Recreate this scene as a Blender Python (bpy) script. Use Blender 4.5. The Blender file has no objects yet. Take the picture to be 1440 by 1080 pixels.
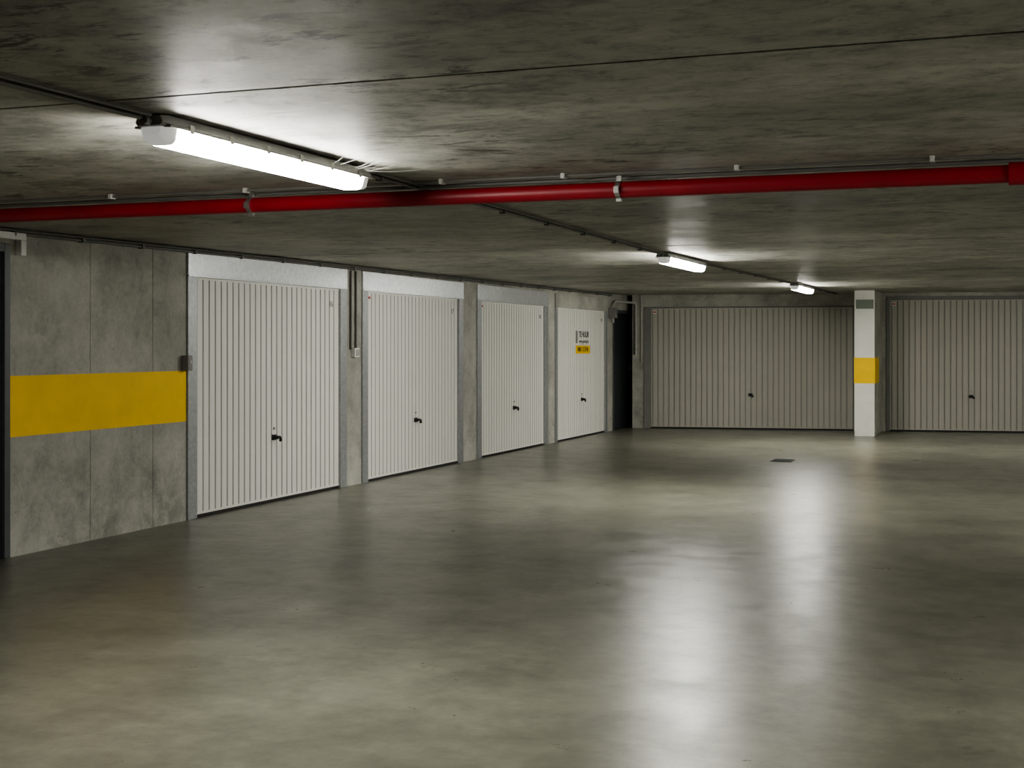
import bpy, math, random
from mathutils import Vector, Matrix
random.seed(4)
S = bpy.context.scene
COL = S.collection

# ------------------------------------------------------------ materials
def new_mat(name):
    m = bpy.data.materials.new(name); m.use_nodes = True
    nt = m.node_tree
    b = nt.nodes['Principled BSDF']
    return m, nt, b
def N(nt, t, **kw):
    n = nt.nodes.new(t)
    for k, v in kw.items():
        setattr(n, k, v)
    return n
def coords(nt, scale=(1,1,1), loc=(0,0,0)):
    tc = N(nt, 'ShaderNodeTexCoord'); mp = N(nt, 'ShaderNodeMapping')
    mp.inputs['Scale'].default_value = scale; mp.inputs['Location'].default_value = loc
    nt.links.new(tc.outputs['Object'], mp.inputs['Vector'])
    return mp.outputs['Vector']
def noise(nt, vec, scale, detail=6, rough=0.55, dist=0.0):
    n = N(nt, 'ShaderNodeTexNoise')
    n.inputs['Scale'].default_value = scale; n.inputs['Detail'].default_value = detail
    n.inputs['Roughness'].default_value = rough; n.inputs['Distortion'].default_value = dist
    nt.links.new(vec, n.inputs['Vector'])
    return n.outputs['Fac']
def ramp(nt, fac, stops):
    r = N(nt, 'ShaderNodeValToRGB')
    while len(r.color_ramp.elements) < len(stops): r.color_ramp.elements.new(0.5)
    for e, (p, c) in zip(r.color_ramp.elements, stops):
        e.position = p
        e.color = (c, c, c, 1) if isinstance(c, (int, float)) else (*c, 1)
    nt.links.new(fac, r.inputs['Fac'])
    return r.outputs['Color']
def mix(nt, a, b, fac, mode='MIX'):
    m = N(nt, 'ShaderNodeMix', data_type='RGBA', blend_type=mode)
    for sock, v in ((m.inputs[6], a), (m.inputs[7], b), (m.inputs[0], fac)):
        if isinstance(v, bpy.types.NodeSocket): nt.links.new(v, sock)
        elif isinstance(v, tuple): sock.default_value = (*v, 1)
        else: sock.default_value = v
    return m.outputs[2]
def bump(nt, b, h, strength, dist=0.01):
    n = N(nt, 'ShaderNodeBump'); n.inputs['Strength'].default_value = strength
    n.inputs['Distance'].default_value = dist
    nt.links.new(h, n.inputs['Height']); nt.links.new(n.outputs['Normal'], b.inputs['Normal'])

def simple(name, col, rough=0.5, metal=0.0, var=0.08, scale=8, bmp=0.0, spec=0.5):
    m, nt, b = new_mat(name)
    v = coords(nt)
    f = noise(nt, v, scale)
    lo = tuple(c*(1-var) for c in col); hi = tuple(min(1, c*(1+var)) for c in col)
    nt.links.new(ramp(nt, f, [(0.3, lo), (0.7, hi)]), b.inputs['Base Color'])
    b.inputs['Roughness'].default_value = rough; b.inputs['Metallic'].default_value = metal
    b.inputs['Specular IOR Level'].default_value = spec
    if bmp: bump(nt, b, noise(nt, v, scale*6), bmp, 0.003)
    return m

def mat_floor():
    m, nt, b = new_mat('floor_polished_concrete')
    v = coords(nt)
    big = noise(nt, v, 0.45, 5, 0.6, 0.4)
    mid = noise(nt, v, 1.6, 12, 0.70, 0.2)
    fine = noise(nt, v, 9, 10, 0.75)
    c = ramp(nt, big, [(0.36, (0.158, 0.156, 0.122)), (0.64, (0.215, 0.211, 0.168))])
    c = mix(nt, c, ramp(nt, mid, [(0.34, 0.70), (0.5, 0.98), (0.66, 1.24)]), 0.85, 'MULTIPLY')
    c = mix(nt, c, ramp(nt, fine, [(0.34, 0.76), (0.66, 1.18)]), 0.8, 'MULTIPLY')
    nt.links.new(c, b.inputs['Base Color'])
    r = ramp(nt, noise(nt, v, 3.0, 12, 0.75, 0.1), [(0.34, 0.27), (0.5, 0.32), (0.66, 0.40)])
    nt.links.new(r, b.inputs['Roughness'])
    b.inputs['Specular IOR Level'].default_value = 0.7
    bump(nt, b, mix(nt, noise(nt, v, 12, 9, 0.7), noise(nt, v, 70, 4, 0.6), 0.3), 0.42, 0.0035)
    return m

def mat_ceiling():
    m, nt, b = new_mat('ceiling_formwork_concrete')
    v = coords(nt)
    vs = coords(nt, (0.9, 1.1, 1))
    big = noise(nt, v, 0.8, 6, 0.65, 0.4)
    streak = noise(nt, vs, 1.8, 14, 0.78, 0.3)
    fine = noise(nt, coords(nt, (0.9, 1.3, 1)), 9, 9, 0.8, 0.3)
    c = ramp(nt, big, [(0.36, (0.33, 0.325, 0.288)), (0.62, (0.55, 0.542, 0.486))])
    c = mix(nt, c, ramp(nt, streak, [(0.38, 0.42), (0.47, 0.86), (0.60, 1.15)]), 0.92, 'MULTIPLY')
    c = mix(nt, c, ramp(nt, fine, [(0.36, 0.48), (0.47, 0.95), (0.65, 1.15)]), 0.85, 'MULTIPLY')
    cr = noise(nt, coords(nt, (0.9, 2.0, 1), (5, 2, 0)), 4.5, 10, 0.74, 0.4)
    cl = noise(nt, coords(nt, (1, 1, 1), (9, 4, 0)), 0.7, 3)
    crm = ramp(nt, cr, [(0.54, 0.0), (0.60, 0.9)])
    crm = mix(nt, crm, ramp(nt, cl, [(0.42, 0.12), (0.58, 1.0)]), 1.0, 'MULTIPLY')
    c = mix(nt, c, (0.085, 0.082, 0.07), crm)
    nt.links.new(c, b.inputs['Base Color'])
    nt.links.new(ramp(nt, streak, [(0.36, 0.42), (0.64, 0.64)]), b.inputs['Roughness'])
    b.inputs['Specular IOR Level'].default_value = 0.35
    bump(nt, b, mix(nt, fine, noise(nt, v, 3, 5), 0.4), 0.4, 0.008)
    return m

def mat_wall():
    m, nt, b = new_mat('wall_cast_concrete')
    v = coords(nt)
    big = noise(nt, v, 1.3, 6, 0.6, 0.3)
    mid = noise(nt, v, 3.0, 12, 0.72, 0.2)
    fine = noise(nt, v, 30, 6, 0.7)
    c = ramp(nt, big, [(0.36, (0.34, 0.333, 0.293)), (0.64, (0.50, 0.49, 0.437))])
    c = mix(nt, c, ramp(nt, mid, [(0.36, 0.74), (0.5, 1.0), (0.64, 1.12)]), 0.8, 'MULTIPLY')
    c = mix(nt, c, ramp(nt, fine, [(0.34, 0.84), (0.66, 1.1)]), 0.7, 'MULTIPLY')
    ef = noise(nt, coords(nt, (1, 1, 0.9), (1, 7, 3)), 2.2, 12, 0.78, 0.3)
    c = mix(nt, c, (0.62, 0.612, 0.56), ramp(nt, ef, [(0.53, 0.0), (0.66, 0.45)]))
    sx = N(nt, 'ShaderNodeSeparateXYZ'); nt.links.new(v, sx.inputs[0])
    zr = ramp(nt, sx.outputs['Z'], [(0.0, 1.0), (0.9, 0.0)])
    e2 = noise(nt, v, 6, 12, 0.8, 0.6)
    c = mix(nt, c, (0.60, 0.592, 0.54), mix(nt, zr, ramp(nt, e2, [(0.47, 0.0), (0.6, 0.6)]), 1.0, 'MULTIPLY'))
    vo = N(nt, 'ShaderNodeTexVoronoi'); vo.inputs['Scale'].default_value = 9
    nt.links.new(v, vo.inputs['Vector'])
    c = mix(nt, (0.1, 0.095, 0.085), c, ramp(nt, vo.outputs['Distance'], [(0.04, 0.3), (0.07, 1.0)]))
    nt.links.new(c, b.inputs['Base Color'])
    b.inputs['Roughness'].default_value = 0.75
    bump(nt, b, mix(nt, mid, fine, 0.4), 0.35, 0.006)
    return m

def mat_galv(name='galvanised_steel', k=1.0, metal=0.6, rough=0.33):
    m, nt, b = new_mat(name)
    v = coords(nt)
    vo = N(nt, 'ShaderNodeTexVoronoi'); vo.inputs['Scale'].default_value = 40
    nt.links.new(v, vo.inputs['Vector'])
    n1 = noise(nt, v, 22, 6, 0.7)
    c = ramp(nt, n1, [(0.3, (0.66*k, 0.68*k, 0.70*k)), (0.7, (0.80*k, 0.82*k, 0.84*k))])
    sv = N(nt, 'ShaderNodeSeparateXYZ'); nt.links.new(vo.outputs['Color'], sv.inputs[0])
    c = mix(nt, c, ramp(nt, sv.outputs['X'], [(0.0, 0.84), (1.0, 1.06)]), 0.7, 'MULTIPLY')
    nt.links.new(c, b.inputs['Base Color'])
    b.inputs['Metallic'].default_value = metal
    nt.links.new(ramp(nt, sv.outputs['Y'], [(0.0, rough-0.05), (1.0, rough+0.09)]), b.inputs['Roughness'])
    return m

def mat_emit(name, col, strength, base=(0.9, 0.9, 0.9)):
    m, nt, b = new_mat(name)
    b.inputs['Base Color'].default_value = (*base, 1)
    b.inputs['Emission Color'].default_value = (*col, 1)
    b.inputs['Emission Strength'].default_value = strength
    b.inputs['Roughness'].default_value = 0.3
    return m

LAMP_STRENGTH = 46.0
M = dict(
    floor=mat_floor(), ceil=mat_ceiling(), wall=mat_wall(), galv=mat_galv(),
    galvj=mat_galv('galvanised_jamb', 0.55, 0.5, 0.4),
    door=simple('door_white_enamel', (0.90, 0.885, 0.835), 0.42, var=0.02, scale=2),
    groove=simple('door_groove_shade_enamel', (0.64, 0.63, 0.59), 0.5, var=0.03),  # door white darkened, painting shade into the grooves
    doordim=simple('door_dim_enamel', (0.48, 0.463, 0.41), 0.42, var=0.03, scale=2),  # door enamel darkened to paint in the weak light at the far wall
    groovedim=simple('door_dim_groove_shade_enamel', (0.37, 0.36, 0.315), 0.5, var=0.03),  # groove shade painted into the dimmed far door colour
    black=simple('black_plastic', (0.018, 0.018, 0.02), 0.35),
    red=simple('red_pipe_paint', (0.27, 0.008, 0.018), 0.45, var=0.12, scale=5),
    clampm=simple('zinc_clamp', (0.35, 0.34, 0.32), 0.4, 0.8),
    grey=simple('grey_plastic', (0.22, 0.22, 0.21), 0.5),
    conduit=simple('conduit_plastic', (0.14, 0.135, 0.125), 0.5),
    clip=simple('white_clip_plastic', (0.45, 0.45, 0.42), 0.5),
    white=simple('white_plastic', (0.88, 0.88, 0.85), 0.45),
    paintw=simple('white_column_paint', (0.80, 0.795, 0.735), 0.55, var=0.05, scale=5, bmp=0.2),
    yellow=simple('yellow_wall_paint', (0.95, 0.60, 0.0), 0.55, var=0.07, scale=5, bmp=0.25),
    dark=simple('dark_door_paint', (0.02, 0.025, 0.03), 0.4, var=0.15),
    darkf=simple('dark_frame_paint', (0.09, 0.095, 0.10), 0.45),
    housing=simple('lamp_housing_grey', (0.30, 0.30, 0.285), 0.5),
    lampend=mat_emit('diffuser_end_frosted', (1.0, 1.0, 0.95), 0.1, (0.6, 0.6, 0.57)),
    tube=mat_emit('diffuser_lit_prismatic', (1.0, 0.99, 0.915), LAMP_STRENGTH),
    tubelow=mat_emit('diffuser_lit_dimmed', (1.0, 0.99, 0.915), LAMP_STRENGTH*0.70),  # nearest lamp turned down to soften its glow on ceiling and floor
    redst=simple('red_sticker', (0.45, 0.03, 0.02), 0.5),
    inkg=simple('grey_ink', (0.12, 0.12, 0.12), 0.6),
    green=simple('green_sign', (0.15, 0.18, 0.14), 0.5),
    iron=simple('cast_iron', (0.012, 0.012, 0.012), 0.7),
    web=simple('cobweb_silk', (0.6, 0.59, 0.55), 0.8),
)
try: M['lampend'].cycles.emission_sampling = 'NONE'
except Exception: pass

# ------------------------------------------------------------ mesh helper
class MB:
    def __init__(s): s.v = []; s.f = []; s.m = []
    def add(s, vs, fs, mi=0):
        o = len(s.v); s.v += [tuple(p) for p in vs]
        for f in fs: s.f.append(tuple(i+o for i in f)); s.m.append(mi)
    def box(s, x0, x1, y0, y1, z0, z1, mi=0):
        s.add([(x0,y0,z0),(x1,y0,z0),(x1,y1,z0),(x0,y1,z0),(x0,y0,z1),(x1,y0,z1),(x1,y1,z1),(x0,y1,z1)],
              [(0,3,2,1),(4,5,6,7),(0,1,5,4),(1,2,6,5),(2,3,7,6),(3,0,4,7)], mi)
    def slab(s, pts, z0f, z1f, mi=0):
        n = len(pts)
        g = lambda z, p: z(p) if callable(z) else z
        vs = [(p[0], p[1], g(z0f, p)) for p in pts] + [(p[0], p[1], g(z1f, p)) for p in pts]
        fs = [tuple(reversed(range(n))), tuple(range(n, 2*n))]
        fs += [(i, (i+1) % n, n+(i+1) % n, n+i) for i in range(n)]
        s.add(vs, fs, mi)
    def cyl(s, a, b, r, seg=16, mi=0, r2=None):
        a = Vector(a); b = Vector(b); d = (b-a).normalized()
        t = Vector((0,0,1)) if abs(d.z) < 0.9 else Vector((1,0,0))
        x = d.cross(t).normalized(); y = d.cross(x).normalized()
        r2 = r if r2 is None else r2
        vs = []
        for c, rr in ((a, r), (b, r2)):
            for i in range(seg):
                th = 2*math.pi*i/seg
                vs.append(c + x*math.cos(th)*rr + y*math.sin(th)*rr)
        fs = [(i, (i+1) % seg, seg+(i+1) % seg, seg+i) for i in range(seg)]
        fs += [tuple(reversed(range(seg))), tuple(range(seg, 2*seg))]
        s.add(vs, fs, mi)
    def tube(s, pts, r, seg=12, mi=0):
        pts = [Vector(p) for p in pts]
        n = len(pts); rings = []
        up = None
        for i, p in enumerate(pts):
            d = ((pts[min(i+1, n-1)] - pts[max(i-1, 0)])).normalized()
            if up is None:
                t = Vector((0,0,1)) if abs(d.z) < 0.9 else Vector((1,0,0))
            else: t = up
            x = d.cross(t).normalized(); y = x.cross(d).normalized(); up = y
            rings.append([p + x*math.cos(2*math.pi*k/seg)*r + y*math.sin(2*math.pi*k/seg)*r for k in range(seg)])
        vs = [q for R in rings for q in R]
        fs = []
        for i in range(n-1):
            for k in range(seg):
                fs.append((i*seg+k, i*seg+(k+1) % seg, (i+1)*seg+(k+1) % seg, (i+1)*seg+k))
        fs += [tuple(reversed(range(seg))), tuple(range((n-1)*seg, n*seg))]
        s.add(vs, fs, mi)
    def loft(s, rings, mi=0):
        k = len(rings[0]); vs = [q for R in rings for q in R]; fs = []
        for i in range(len(rings)-1):
            for j in range(k):
                fs.append((i*k+j, i*k+(j+1) % k, (i+1)*k+(j+1) % k, (i+1)*k+j))
        fs += [tuple(reversed(range(k))), tuple(range((len(rings)-1)*k, len(rings)*k))]
        s.add(vs, fs, mi)
    def build(s, name, mats, parent=None, bevel=0.0, smooth=False):
        me = bpy.data.meshes.new(name); me.from_pydata(s.v, [], s.f)
        for k in mats: me.materials.append(M[k])
        for p, mi in zip(me.polygons, s.m): p.material_index = mi
        import bmesh
        bm = bmesh.new(); bm.from_mesh(me); bmesh.ops.recalc_face_normals(bm, faces=bm.faces); bm.to_mesh(me); bm.free()
        if smooth:
            for p in me.polygons: p.use_smooth = True
            me.set_sharp_from_angle(angle=math.radians(40))
        o = bpy.data.objects.new(name, me); COL.objects.link(o)
        if parent: o.parent = parent
        if bevel:
            b = o.modifiers.new('bevel', 'BEVEL'); b.width = bevel; b.segments = 2; b.limit_method = 'ANGLE'
        return o
def empty(name, loc=(0,0,0), rz=0.0):
    e = bpy.data.objects.new(name, None); e.empty_display_size = 0.2
    e.location = loc; e.rotation_euler = (0, 0, rz); COL.objects.link(e); return e
def text(name, body, size, loc, parent, mat='inkg', bold=0.0):
    c = bpy.data.curves.new(name, 'FONT'); c.body = body; c.size = size; c.extrude = 0.0008; c.offset = bold
    c.align_x = 'CENTER'; c.align_y = 'CENTER'
    c.materials.append(M[mat])
    o = bpy.data.objects.new(name, c); COL.objects.link(o); o.parent = parent
    o.location = loc; o.rotation_euler = (math.radians(90), 0, 0); return o

# ------------------------------------------------------------ layout
XL = -6.675; XR = 7.0; YB = -6.0; T = 0.25
def cz(y): return 2.33 + (y-8.0)*0.0056
FO = Vector((-6.21, 23.91)); FD = Vector((0.9894, 0.1452)).normalized(); FN = Vector((-FD.y, FD.x))
FA = math.atan2(FD.y, FD.x)
def far_y(x): return FO.y + (x-FO.x)*FD.y/FD.x
YN = 24.42   # back of the small door niche in the far left corner

mb = MB()
out = [(XL-T, YB-T), (XR+T, YB-T), (XR+T, far_y(XR+T)+0.85), (XL-T, far_y(XL-T)+0.85)]
mb.slab(out, -0.2, 0.0); mb.build('floor', ['floor'])
mb = MB()
seams = [YB-T, -3.7, -1.2, 1.25, 3.72, 6.22, 8.75, 11.3, 13.9, 16.5, 19.1, 21.7]
g = 0.009
for i, y0 in enumerate(seams):
    y1 = seams[i+1] if i+1 < len(seams) else None
    a = y0 + (g if i else 0)
    if y1: pts = [(XL-T, a), (XR+T, a), (XR+T, y1-g), (XL-T, y1-g)]
    else: pts = [(XL-T, a), (XR+T, a), out[2], out[3]]
    off = random.uniform(0, 0.004)
    mb.slab(pts, lambda p, o=off: cz(p[1])+o, lambda p: cz(p[1])+0.04)
mb.slab(out, lambda p: cz(p[1])+0.04, lambda p: cz(p[1])+0.25)
mb.build('ceiling', ['ceil'])

L_open = [(6.62, 7.74, 2.22), (9.922, 12.869, 2.31), (13.235, 16.102, 2.31), (16.589, 19.485, 2.31),
          (19.822, 22.65, 2.31), (23.02, 24.26, 2.14)]
mb = MB(); y = YB
ct = lambda p: cz(p[1])
for a, b, t in L_open + [(YN+0.2, None, None)]:
    cuts = [y] + [c for c in (8.635, 9.441) if y < c < a] + [a]
    for c0, c1 in zip(cuts[:-1], cuts[1:]):
        e0 = 0.004 if c0 != y else 0; e1 = 0.004 if c1 != a else 0
        mb.slab([(XL-T, c0+e0), (XL, c0+e0), (XL, c1-e1), (XL-T, c1-e1)], 0, ct)
        if e1: mb.slab([(XL-T, c1-e1), (XL-0.006, c1-e1), (XL-0.006, c1+e1), (XL-T, c1+e1)], 0, ct)
    if b:
        mb.slab([(XL-T, a), (XL, a), (XL, b), (XL-T, b)], t, ct); y = b
mb.build('wall_left', ['wall'])

F_open = [(-0.13, 3.62, 2.20), (4.12, 6.95, 2.36), (7.5, 10.4, 2.34)]
mb = MB(); u = -0.34
def fp(u, n): q = FO + FD*u + FN*n; return (q.x, q.y)
uend = (XR-FO.x)/FD.x
for a, b, t in F_open + [(uend, None, None)]:
    mb.slab([fp(u,0), fp(a,0), fp(a,T), fp(u,T)], 0, ct)
    if b:
        mb.slab([fp(a,0), fp(b,0), fp(b,T), fp(a,T)], t, ct); u = b
q0 = fp(-0.34, 0.0); q1 = fp(-0.24, 0.2)
mb.slab([(XL, YN), (q0[0]+0.06, YN), (q0[0]+0.06, YN+0.15), (XL, YN+0.15)], 0, ct)
mb.slab([fp(-0.34, T), fp(-0.2, T), (q0[0]+0.1, YN+0.15), (q0[0]-0.03, YN+0.15)], 0, ct)
mb.build('wall_far', ['wall'])

R_open = [(3.0, 5.9, 2.31), (6.4, 9.3, 2.31), (9.8, 12.7, 2.31), (13.2, 16.1, 2.31)]
mb = MB(); y = YB
for a, b, t in R_open + [(far_y(XR), None, None)]:
    mb.slab([(XR, y), (XR+T, y), (XR+T, a), (XR, a)], 0, ct)
    if b:
        mb.slab([(XR, a), (XR+T, a), (XR+T, b), (XR, b)], t, ct); y = b
mb.build('wall_right', ['wall'])
mb = MB(); mb.slab([(XL, YB-T), (XR, YB-T), (XR, YB), (XL, YB)], 0, ct); mb.build('wall_back', ['wall'])

mb = MB(); mb.box(XL+0.0002, XL+0.002, 7.745, 9.915, 0.85, 1.285)
mb.build('yellow_stripe', ['yellow'])

# ------------------------------------------------------------ garage doors
def garage_door(loc, rz, W, H, top, jl, jr, number=None, sticker=False, sign=False, lintel='galv', jm='galvj', dimmed=False):
    root = empty('garage_door', loc, rz)
    x0, x1 = jl, W-jr
    n = max(8, round((x1-x0-0.04)/0.098)); p = (x1-x0-0.04)/n
    prof = [(x0+0.003, 0.008)]
    gw = 0.020
    prof.append((x0+0.02, 0.008))
    for i in range(n):
        a = x0+0.02+i*p
        prof += [(a+gw*0.2, 0.024), (a+gw*0.8, 0.024), (a+gw, 0.008), (a+p, 0.008)]
    prof.append((x1-0.003, 0.008))
    zb, zt = 0.03, H
    mb = MB(); k = len(prof)
    vs = [(a, b, zb+0.02) for a, b in prof] + [(a, b, zt-0.025) for a, b in prof]
    for i in range(k-1):
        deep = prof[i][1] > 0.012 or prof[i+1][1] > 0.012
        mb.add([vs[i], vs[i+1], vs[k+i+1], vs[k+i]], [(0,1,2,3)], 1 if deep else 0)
    mb.box(x0+0.003, x1-0.003, 0.004, 0.04, zb, zb+0.02)
    mb.box(x0+0.003, x1-0.003, 0.004, 0.04, zt-0.025, zt-0.004)
    mb.box(x0+0.003, x1-0.003, 0.03, 0.04, zb+0.02, zt-0.025)
    mb.build('leaf', ['doordim', 'groovedim'] if dimmed else ['door', 'groove'], root)
    mb = MB()
    for a, b in ((0.001, x0), (x1, W-0.001)):
        mb.box(a, b, -0.018, 0.07, 0.0, H)
    mb.build('jambs', [jm], root, bevel=0.004)
    mb = MB()
    mb.box(0.001, W-0.001, -0.022, 0.06, H+0.002, top-0.001)
    mb.box(0.001, W-0.001, -0.028, -0.02, H-0.006, H+0.012)
    mb.build('lintel_panel', [lintel], root, bevel=0.003)
    mb = MB(); mb.box(x0, x1, 0.012, 0.03, 0.002, zb+0.002)
    mb.build('dark_gap_strip', ['black'], root)  # black strip painting in the darkness of the gap under the leaf
    hx = (x0+x1)/2; hz = 0.62
    mb = MB()
    mb.box(hx-0.036, hx+0.036, -0.010, 0.008, hz-0.026, hz+0.026)
    mb.cyl((hx-0.006, 0.0, hz), (hx-0.006, -0.045, hz), 0.018, 12)
    mb.tube([(hx-0.03, -0.045, hz+0.004), (hx+0.02, -0.048, hz+0.002), (hx+0.04, -0.046, hz-0.012), (hx+0.045, -0.042, hz-0.04)], 0.015, 10)
    mb.build('handle', ['black'], root, bevel=0.003, smooth=True)
    mb = MB(); mb.cyl((hx, 0.006, hz+0.085), (hx, -0.003, hz+0.085), 0.014, 14)
    mb.build('lock_cylinder', ['clampm'], root, smooth=True)
    if number:
        text('number', number, 0.085, (x1-0.17, 0.0055, H-0.17), root)
    if sticker:
        mb = MB(); mb.box(x0+0.035, x0+0.10, 0.005, 0.0078, H-0.10, H-0.045); mb.box(x0+0.042, x0+0.093, 0.004, 0.0048, H-0.085, H-0.06, 1)
        mb.build('maker_sticker', ['white', 'redst'], root)
    if sign:
        text('sign_text_large', 'TE HUUR', 0.13, (x0+1.42, 0.005, H-0.42), root, 'inkg', 0.003)
        text('sign_text_small', 'www.parking.be', 0.08, (x0+1.42, 0.005, H-0.53), root)
        mb = MB(); mb.box(x0+0.98, x0+1.07, 0.003, 0.007, H-0.56, H-0.36)
        mb.build('logo', ['grey'], root)
        mb = MB(); mb.box(x0+0.98, x0+1.75, 0.002, 0.0075, H-0.73, H-0.60)
        mb.build('yellow_label', ['yellow'], root)
        text('label_text', '0485 12 37 84', 0.10, (x0+1.36, 0.001, H-0.665), root, 'black', 0.002)
    return root

R90 = math.radians(90)
def ldoor(i, jl, jr, **k):
    a, b, t = L_open[i]; garage_door((XL, a, 0), R90, b-a, 2.10, t, jl, jr, **k)
ldoor(1, 0.139, 0.145, number='16')
ldoor(2, 0.137, 0.144, number='17', sticker=True)
ldoor(3, 0.154, 0.17, number='18', sticker=True)
ldoor(4, 0.105, 0.127, number='19', sign=True, lintel='wall')
for (a, b, t), H, jl, jr in zip(F_open, (2.18, 2.30, 2.28), (0.13, 0.062, 0.1), (0.062, 0.062, 0.1)):
    q = fp(a, 0); garage_door((q[0], q[1], 0), FA, b-a, H, t, jl, jr, sticker=True, jm='grey', lintel='grey', dimmed=True)
for a, b, t in R_open:
    garage_door((XR, b, 0), -R90, b-a, 2.10, t, 0.13, 0.13)

# ------------------------------------------------------------ steel doors
def steel_door(name, y0, y1, top, handle_far):
    root = empty(name, (XL, y0, 0), R90); W = y1-y0; f = 0.06
    mb = MB()
    mb.box(0.001, f, -0.012, 0.12, 0, top-0.001); mb.box(W-f, W-0.001, -0.012, 0.12, 0, top-0.001)
    mb.box(f, W-f, -0.012, 0.12, top-f, top-0.001)
    mb.build('frame', ['darkf'], root, bevel=0.004)
    mb = MB(); mb.box(f+0.003, W-f-0.003, 0.01, 0.06, 0.01, top-f-0.003)
    mb.build('leaf', ['dark'], root, bevel=0.003)
    hx = W-f-0.08 if handle_far else f+0.08; sg = -1 if handle_far else 1
    mb = MB(); mb.box(hx-0.02, hx+0.02, 0.002, 0.012, 0.93, 1.17)
    mb.cyl((hx, 0.005, 1.08), (hx, -0.045, 1.08), 0.01)
    mb.cyl((hx, -0.04, 1.08), (hx+sg*0.12, -0.04, 1.08), 0.009)
    mb.build('lever_handle', ['clampm'], root, smooth=True)
    return root
steel_door('steel_door', 6.62, 7.74, 2.22, False)
steel_door('fire_door', 23.02, 24.26, 2.14, True)

mb = MB(); mb.box(XL, XL+0.05, 6.4, 7.86, 2.250, 2.30); mb.box(XL, XL+0.05, 7.805, 7.86, 2.14, 2.250)
mb.build('cable_trunking', ['white'], bevel=0.004)

# ------------------------------------------------------------ column
cx0, cx1, cy0 = -2.52, -2.19, 23.07
mb = MB()
mb.slab([(cx0, cy0), (cx1, cy0), (cx1, far_y(cx1)-0.001), (cx0, far_y(cx0)-0.001)], 0, ct)
root = empty('concrete_column')
mb.build('shaft', ['wall'], root, bevel=0.008)
mb = MB(); mb.box(cx0+0.004, cx1-0.004, cy0-0.003, cy0+0.001, 0.0, 0.874); mb.box(cx0+0.004, cx1-0.004, cy0-0.003, cy0+0.001, 1.30, cz(cy0))
mb.build('white_paint', ['paintw'], root)
mb = MB(); mb.box(cx0-0.003, cx1+0.003, cy0-0.0035, cy0+0.7, 0.874, 1.30)
mb.build('yellow_band', ['yellow'], root)
mb = MB(); mb.box(cx0+0.03, cx1-0.02, cy0-0.03, cy0-0.003, 2.11, 2.26)
mb.build('exit_sign', ['green', 'white'], bevel=0.003)

# ------------------------------------------------------------ lamps
def lamp(x, y0, y1, name='fluorescent_lamp', tm='tube'):
    L = y1-y0; zc = cz((y0+y1)/2)
    root = empty(name, (x, (y0+y1)/2, zc)); h = L/2
    def ring(y, w_top, w_bot, zt, zb, r=0.3):
        pts = []
        pts += [(-w_top, y, zt), (w_top, y, zt)]
        for k in range(5):
            a = k/4*math.pi/2; rr = (zt-zb)*0.45
            pts.append((w_bot-rr+rr*math.cos(a), y, zb+rr-rr*math.sin(a)))
        for k in range(5):
            a = math.pi/2 - k/4*math.pi/2; rr = (zt-zb)*0.45
            pts.append((-w_bot+rr-rr*math.cos(a), y, zb+rr-rr*math.sin(a)))
        return pts
    mb = MB()
    mb.loft([ring(-h, 0.045, 0.055, -0.012, -0.045), ring(-h+0.03, 0.058, 0.068, -0.008, -0.050),
             ring(h-0.03, 0.058, 0.068, -0.008, -0.050), ring(h, 0.045, 0.055, -0.012, -0.045)])
    mb.box(-0.074, 0.074, -h+0.02, h-0.02, -0.050, -0.042)  # flange widened to shade the ceiling from the diffuser
    mb.box(-0.02, 0.02, -h*0.62-0.02, -h*0.62+0.02, -0.012, -0.006); mb.box(-0.02, 0.02, h*0.62-0.02, h*0.62+0.02, -0.012, -0.006)
    mb.build('housing', ['housing'], root, smooth=True)
    mb = MB(); e = 0.085
    mb.loft([ring(-h+0.012, 0.04, 0.036, -0.048, -0.075), ring(-h+0.035, 0.060, 0.052, -0.048, -0.098), ring(-h+e, 0.062, 0.054, -0.048, -0.104)])
    mb.loft([ring(h-e, 0.062, 0.054, -0.048, -0.104), ring(h-0.035, 0.060, 0.052, -0.048, -0.098), ring(h-0.012, 0.04, 0.036, -0.048, -0.075)])
    mb.build('diffuser_ends', ['lampend'], root, smooth=True)
    mb = MB(); mb.loft([ring(-h+e, 0.064, 0.055, -0.0505, -0.104), ring(h-e, 0.064, 0.055, -0.0505, -0.104)])
    mb.build('diffuser', [tm], root, smooth=True)
    mb = MB()
    for k in range(6):
        yy = -h+0.15+(L-0.3)*k/5
        for sx in (-1, 1):
            mb.box(sx*0.075-0.002, sx*0.075+0.002, yy-0.012, yy+0.012, -0.058, -0.028)
    mb.build('clips', ['clampm'], root)
    mb = MB(); mb.cyl((0, -h-0.03, -0.03), (0, -h+0.01, -0.03), 0.014); mb.cyl((0, h-0.01, -0.03), (0, h+0.03, -0.03), 0.014)
    mb.build('cable_glands', ['grey'], root, smooth=True)
lamps = [(-2.83, 3.98, 5.60), (-3.03, 12.08, 13.70), (-2.96, 19.45, 21.07)]
for i, (x, a, b) in enumerate(lamps): lamp(x, a, b, tm='tubelow' if i == 0 else 'tube')
for a, b in [(4.2, 5.8), (12.0, 13.6), (19.5, 21.1)]: lamp(2.3, a, b)

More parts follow.
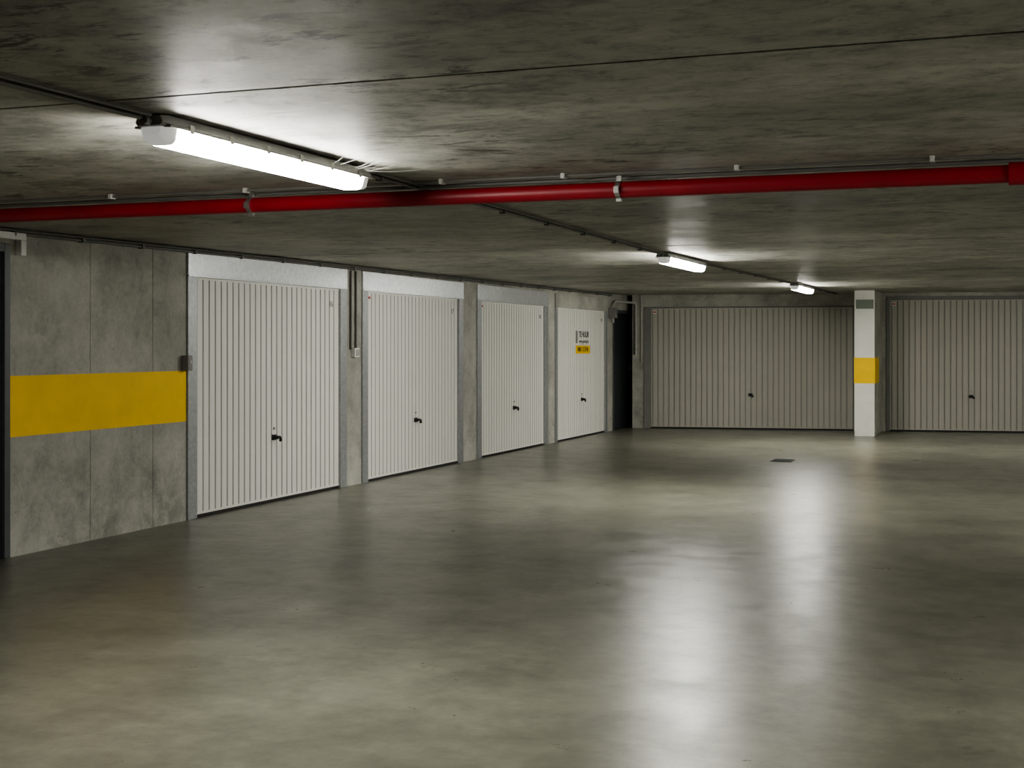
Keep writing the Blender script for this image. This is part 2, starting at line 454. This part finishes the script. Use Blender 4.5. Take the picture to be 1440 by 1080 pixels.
def ceiling_conduit(xa, xb, y0, y1, r=0.010, step=0.9):
    root = empty('lamp_conduit')
    mb = MB(); mb.tube([(xa, y0, cz(y0)-r-0.006), (xb, y1, cz(y1)-r-0.006)], r, 10)
    mb.tube([(xa+0.045, y0, cz(y0)-0.012), (xb+0.045, y1, cz(y1)-0.012)], 0.006, 8)
    mb.build('tubes', ['conduit'], root, smooth=True)
    mb = MB(); yy = y0+0.2
    while yy < y1-0.1:
        x = xa+(xb-xa)*(yy-y0)/(y1-y0)
        mb.box(x-0.018, x+0.018, yy-0.012, yy+0.012, cz(yy)-0.034, cz(yy)); yy += step
    mb.build('saddles', ['conduit'], root, bevel=0.002)
    return root
prev = (-2.83, -2.65)
for x, a, b in lamps:
    ceiling_conduit(prev[0]-0.01, x-0.01, prev[1], a-0.04); prev = (x, b+0.04)
ceiling_conduit(prev[0], prev[0], prev[1], 24.2)
root = empty('junction_box', (-2.83, 6.25, cz(6.25)))
mb = MB(); mb.box(-0.05, 0.05, 0.05, 0.15, -0.06, -0.035); mb.build('body', ['grey'], root, bevel=0.005)
mb = MB(); mb.box(-0.042, 0.042, 0.058, 0.142, -0.066, -0.06); mb.build('lid', ['conduit'], root, bevel=0.003)

# ------------------------------------------------------------ red pipe
PY, PZ, PR = 6.20, 2.238, 0.039
root = empty('sprinkler_pipe')
mb = MB(); mb.tube([(XL, PY, PZ), (0.02, PY, PZ)], PR, 28)
mb.tube([(0.1, PY, PZ), (XR, PY, PZ)], PR, 28)
mb.build('main_run', ['red'], root, smooth=True)
mb = MB()
mb.cyl((-0.03, PY, PZ), (0.16, PY, PZ), PR+0.011, 28)
mb.cyl((0.065, PY, PZ), (0.065, PY, PZ-0.085), PR*0.8, 24); mb.cyl((0.065, PY, PZ-0.07), (0.065, PY, PZ-0.14), PR*0.62, 24)
mb.cyl((0.065, PY, PZ-0.13), (0.065, PY, PZ-0.17), PR*0.8, 8)
mb.build('tee_fitting', ['red'], root, smooth=True)
mb = MB()
for x in (-5.55, -3.77, -1.765, 1.2, 3.2, 5.2):
    mb.cyl((x-0.012, PY, PZ), (x+0.012, PY, PZ), PR+0.004, 28)
    mb.box(x-0.012, x+0.012, PY-0.008, PY+0.008, PZ+PR, cz(PY))
    mb.box(x-0.012, x+0.012, PY-0.012, PY+0.012, PZ-PR-0.016, PZ-PR)
    mb.box(x-0.012, x+0.012, PY-PR-0.018, PY-PR, PZ-0.02, PZ+0.012)
mb.build('clamps', ['clampm'], root, smooth=True)
root = empty('ceiling_conduit')
CY = 6.27; c0 = cz(CY)
mb = MB(); mb.tube([(XL, CY, c0-0.018), (XR, CY, c0-0.018)], 0.010, 10); mb.tube([(XL, CY-0.14, c0-0.012), (XR, CY-0.14, c0-0.012)], 0.007, 8)
mb.build('tubes', ['conduit'], root, smooth=True)
mb = MB()
for x in (-5.5, -4.6, -3.76, -2.65, -2.02, -1.19, -0.34, 0.5, 1.4, 2.3, 3.2, 4.1, 5.0, 5.9):
    mb.box(x-0.01, x+0.01, CY-0.16, CY-0.115, c0-0.026, c0)
mb.build('clips', ['clip'], root, bevel=0.002)
root = empty('wall_conduit')
mb = MB(); pts = [(XL+0.03, y, cz(y)-0.035) for y in (YB+0.1, 0, 6, 12, 18, 22.9)]
mb.tube(pts, 0.011, 10); mb.tube([(p[0]+0.02, p[1], p[2]+0.022) for p in pts], 0.007, 8)
mb.build('tubes', ['conduit'], root, smooth=True)
mb = MB(); yy = -5.0
while yy < 22.8:
    mb.box(XL, XL+0.05, yy-0.01, yy+0.01, cz(yy)-0.052, cz(yy)-0.015); yy += 0.75
mb.build('saddles', ['grey'], root, bevel=0.002)

root = empty('light_switch')
mb = MB()
for yy, zb in ((12.96, 1.46), (13.08, 1.46)):
    mb.tube([(XL+0.016, yy, zb), (XL+0.016, yy, 2.30)], 0.011, 10)
mb.build('conduits', ['conduit'], root, smooth=True)
mb = MB(); mb.box(XL, XL+0.05, 12.99, 13.10, 1.375, 1.475); mb.build('box', ['white'], root, bevel=0.006)
mb = MB(); mb.box(XL+0.05, XL+0.058, 13.01, 13.08, 1.39, 1.46); mb.build('rocker', ['clip'], root, bevel=0.002)
root = empty('key_switch')
mb = MB(); mb.box(XL, XL+0.07, 9.845, 9.915, 1.285, 1.415); mb.build('body', ['grey'], root, bevel=0.005)
mb = MB(); mb.cyl((XL+0.07, 9.88, 1.36), (XL+0.076, 9.88, 1.36), 0.014); mb.build('key_barrel', ['clampm'], root, smooth=True)

root = empty('water_pipework')
def w(u, n, z): q = FO + FD*u - FN*n; return (q.x, q.y, z)
mb = MB()
mb.tube([w(-0.27, 0.04, 1.35), w(-0.27, 0.04, 2.22), w(-0.28, 0.06, 2.27), w(-0.33, 0.12, 2.28)], 0.022, 12)
mb.tube([w(-0.17, 0.03, 1.2), w(-0.17, 0.03, cz(24))], 0.012, 10)
mb.tube([(XL+0.06, 22.85, 1.9), (XL+0.06, 22.85, 2.2), (XL+0.07, 22.95, 2.27), (XL+0.1, 23.5, 2.28), w(-0.33, 0.12, 2.28)], 0.022, 12)
mb.build('pipes', ['clip'], root, smooth=True)
mb = MB(); mb.cyl(w(-0.27, 0.04, 1.34), w(-0.27, 0.04, 1.46), 0.035, 16); mb.cyl(w(-0.27, 0.04, 1.41), w(-0.27, 0.12, 1.41), 0.02, 12)
mb.build('valve', ['clampm'], root, smooth=True)
mb = MB(); mb.box(XL+0.001, XL+0.12, 22.74, 22.92, 1.98, 2.16); mb.build('meter_box', ['grey'], root, bevel=0.006)

root = empty('floor_drain', (-2.85, 17.76, 0))
mb = MB(); mb.box(-0.14, 0.14, -0.2, 0.2, 0.0, 0.004)
mb.build('frame', ['iron'], root)
mb = MB()
for k in range(9): mb.box(-0.12, 0.12, -0.18+k*0.043, -0.16+k*0.043, 0.004, 0.009)
mb.build('grate_bars', ['iron'], root)

mb = MB()
for k in range(12):
    y0 = random.uniform(5.1, 5.55); a = Vector((-2.74, y0, cz(y0)-0.03)); b = Vector((-2.83+random.uniform(0.13, 0.3), y0+random.uniform(-0.1, 0.3), 0)); b.z = cz(b.y)-0.002
    mid = (a+b)/2 - Vector((0, 0, 0.004)); mb.tube([a, mid, b], 0.0008, 4)
mb.build('cobweb', ['web'])

# ------------------------------------------------------------ world, camera
wd = bpy.data.worlds.new('world'); S.world = wd; wd.use_nodes = True
wd.node_tree.nodes['Background'].inputs[0].default_value = (0.0, 0.0, 0.0, 1)
cam = bpy.data.cameras.new('camera'); co = bpy.data.objects.new('camera', cam); COL.objects.link(co)
co.location = (0, 0, 1.5); co.rotation_euler = (math.radians(90), 0, math.atan2(709, 1905))
cam.sensor_width = 36; cam.lens = 1905/1440*36; cam.shift_y = -54/1440
cam.clip_end = 200
S.camera = co
S.view_settings.view_transform = 'AgX'
S.view_settings.look = 'AgX - Medium High Contrast'
S.view_settings.exposure = 1.6
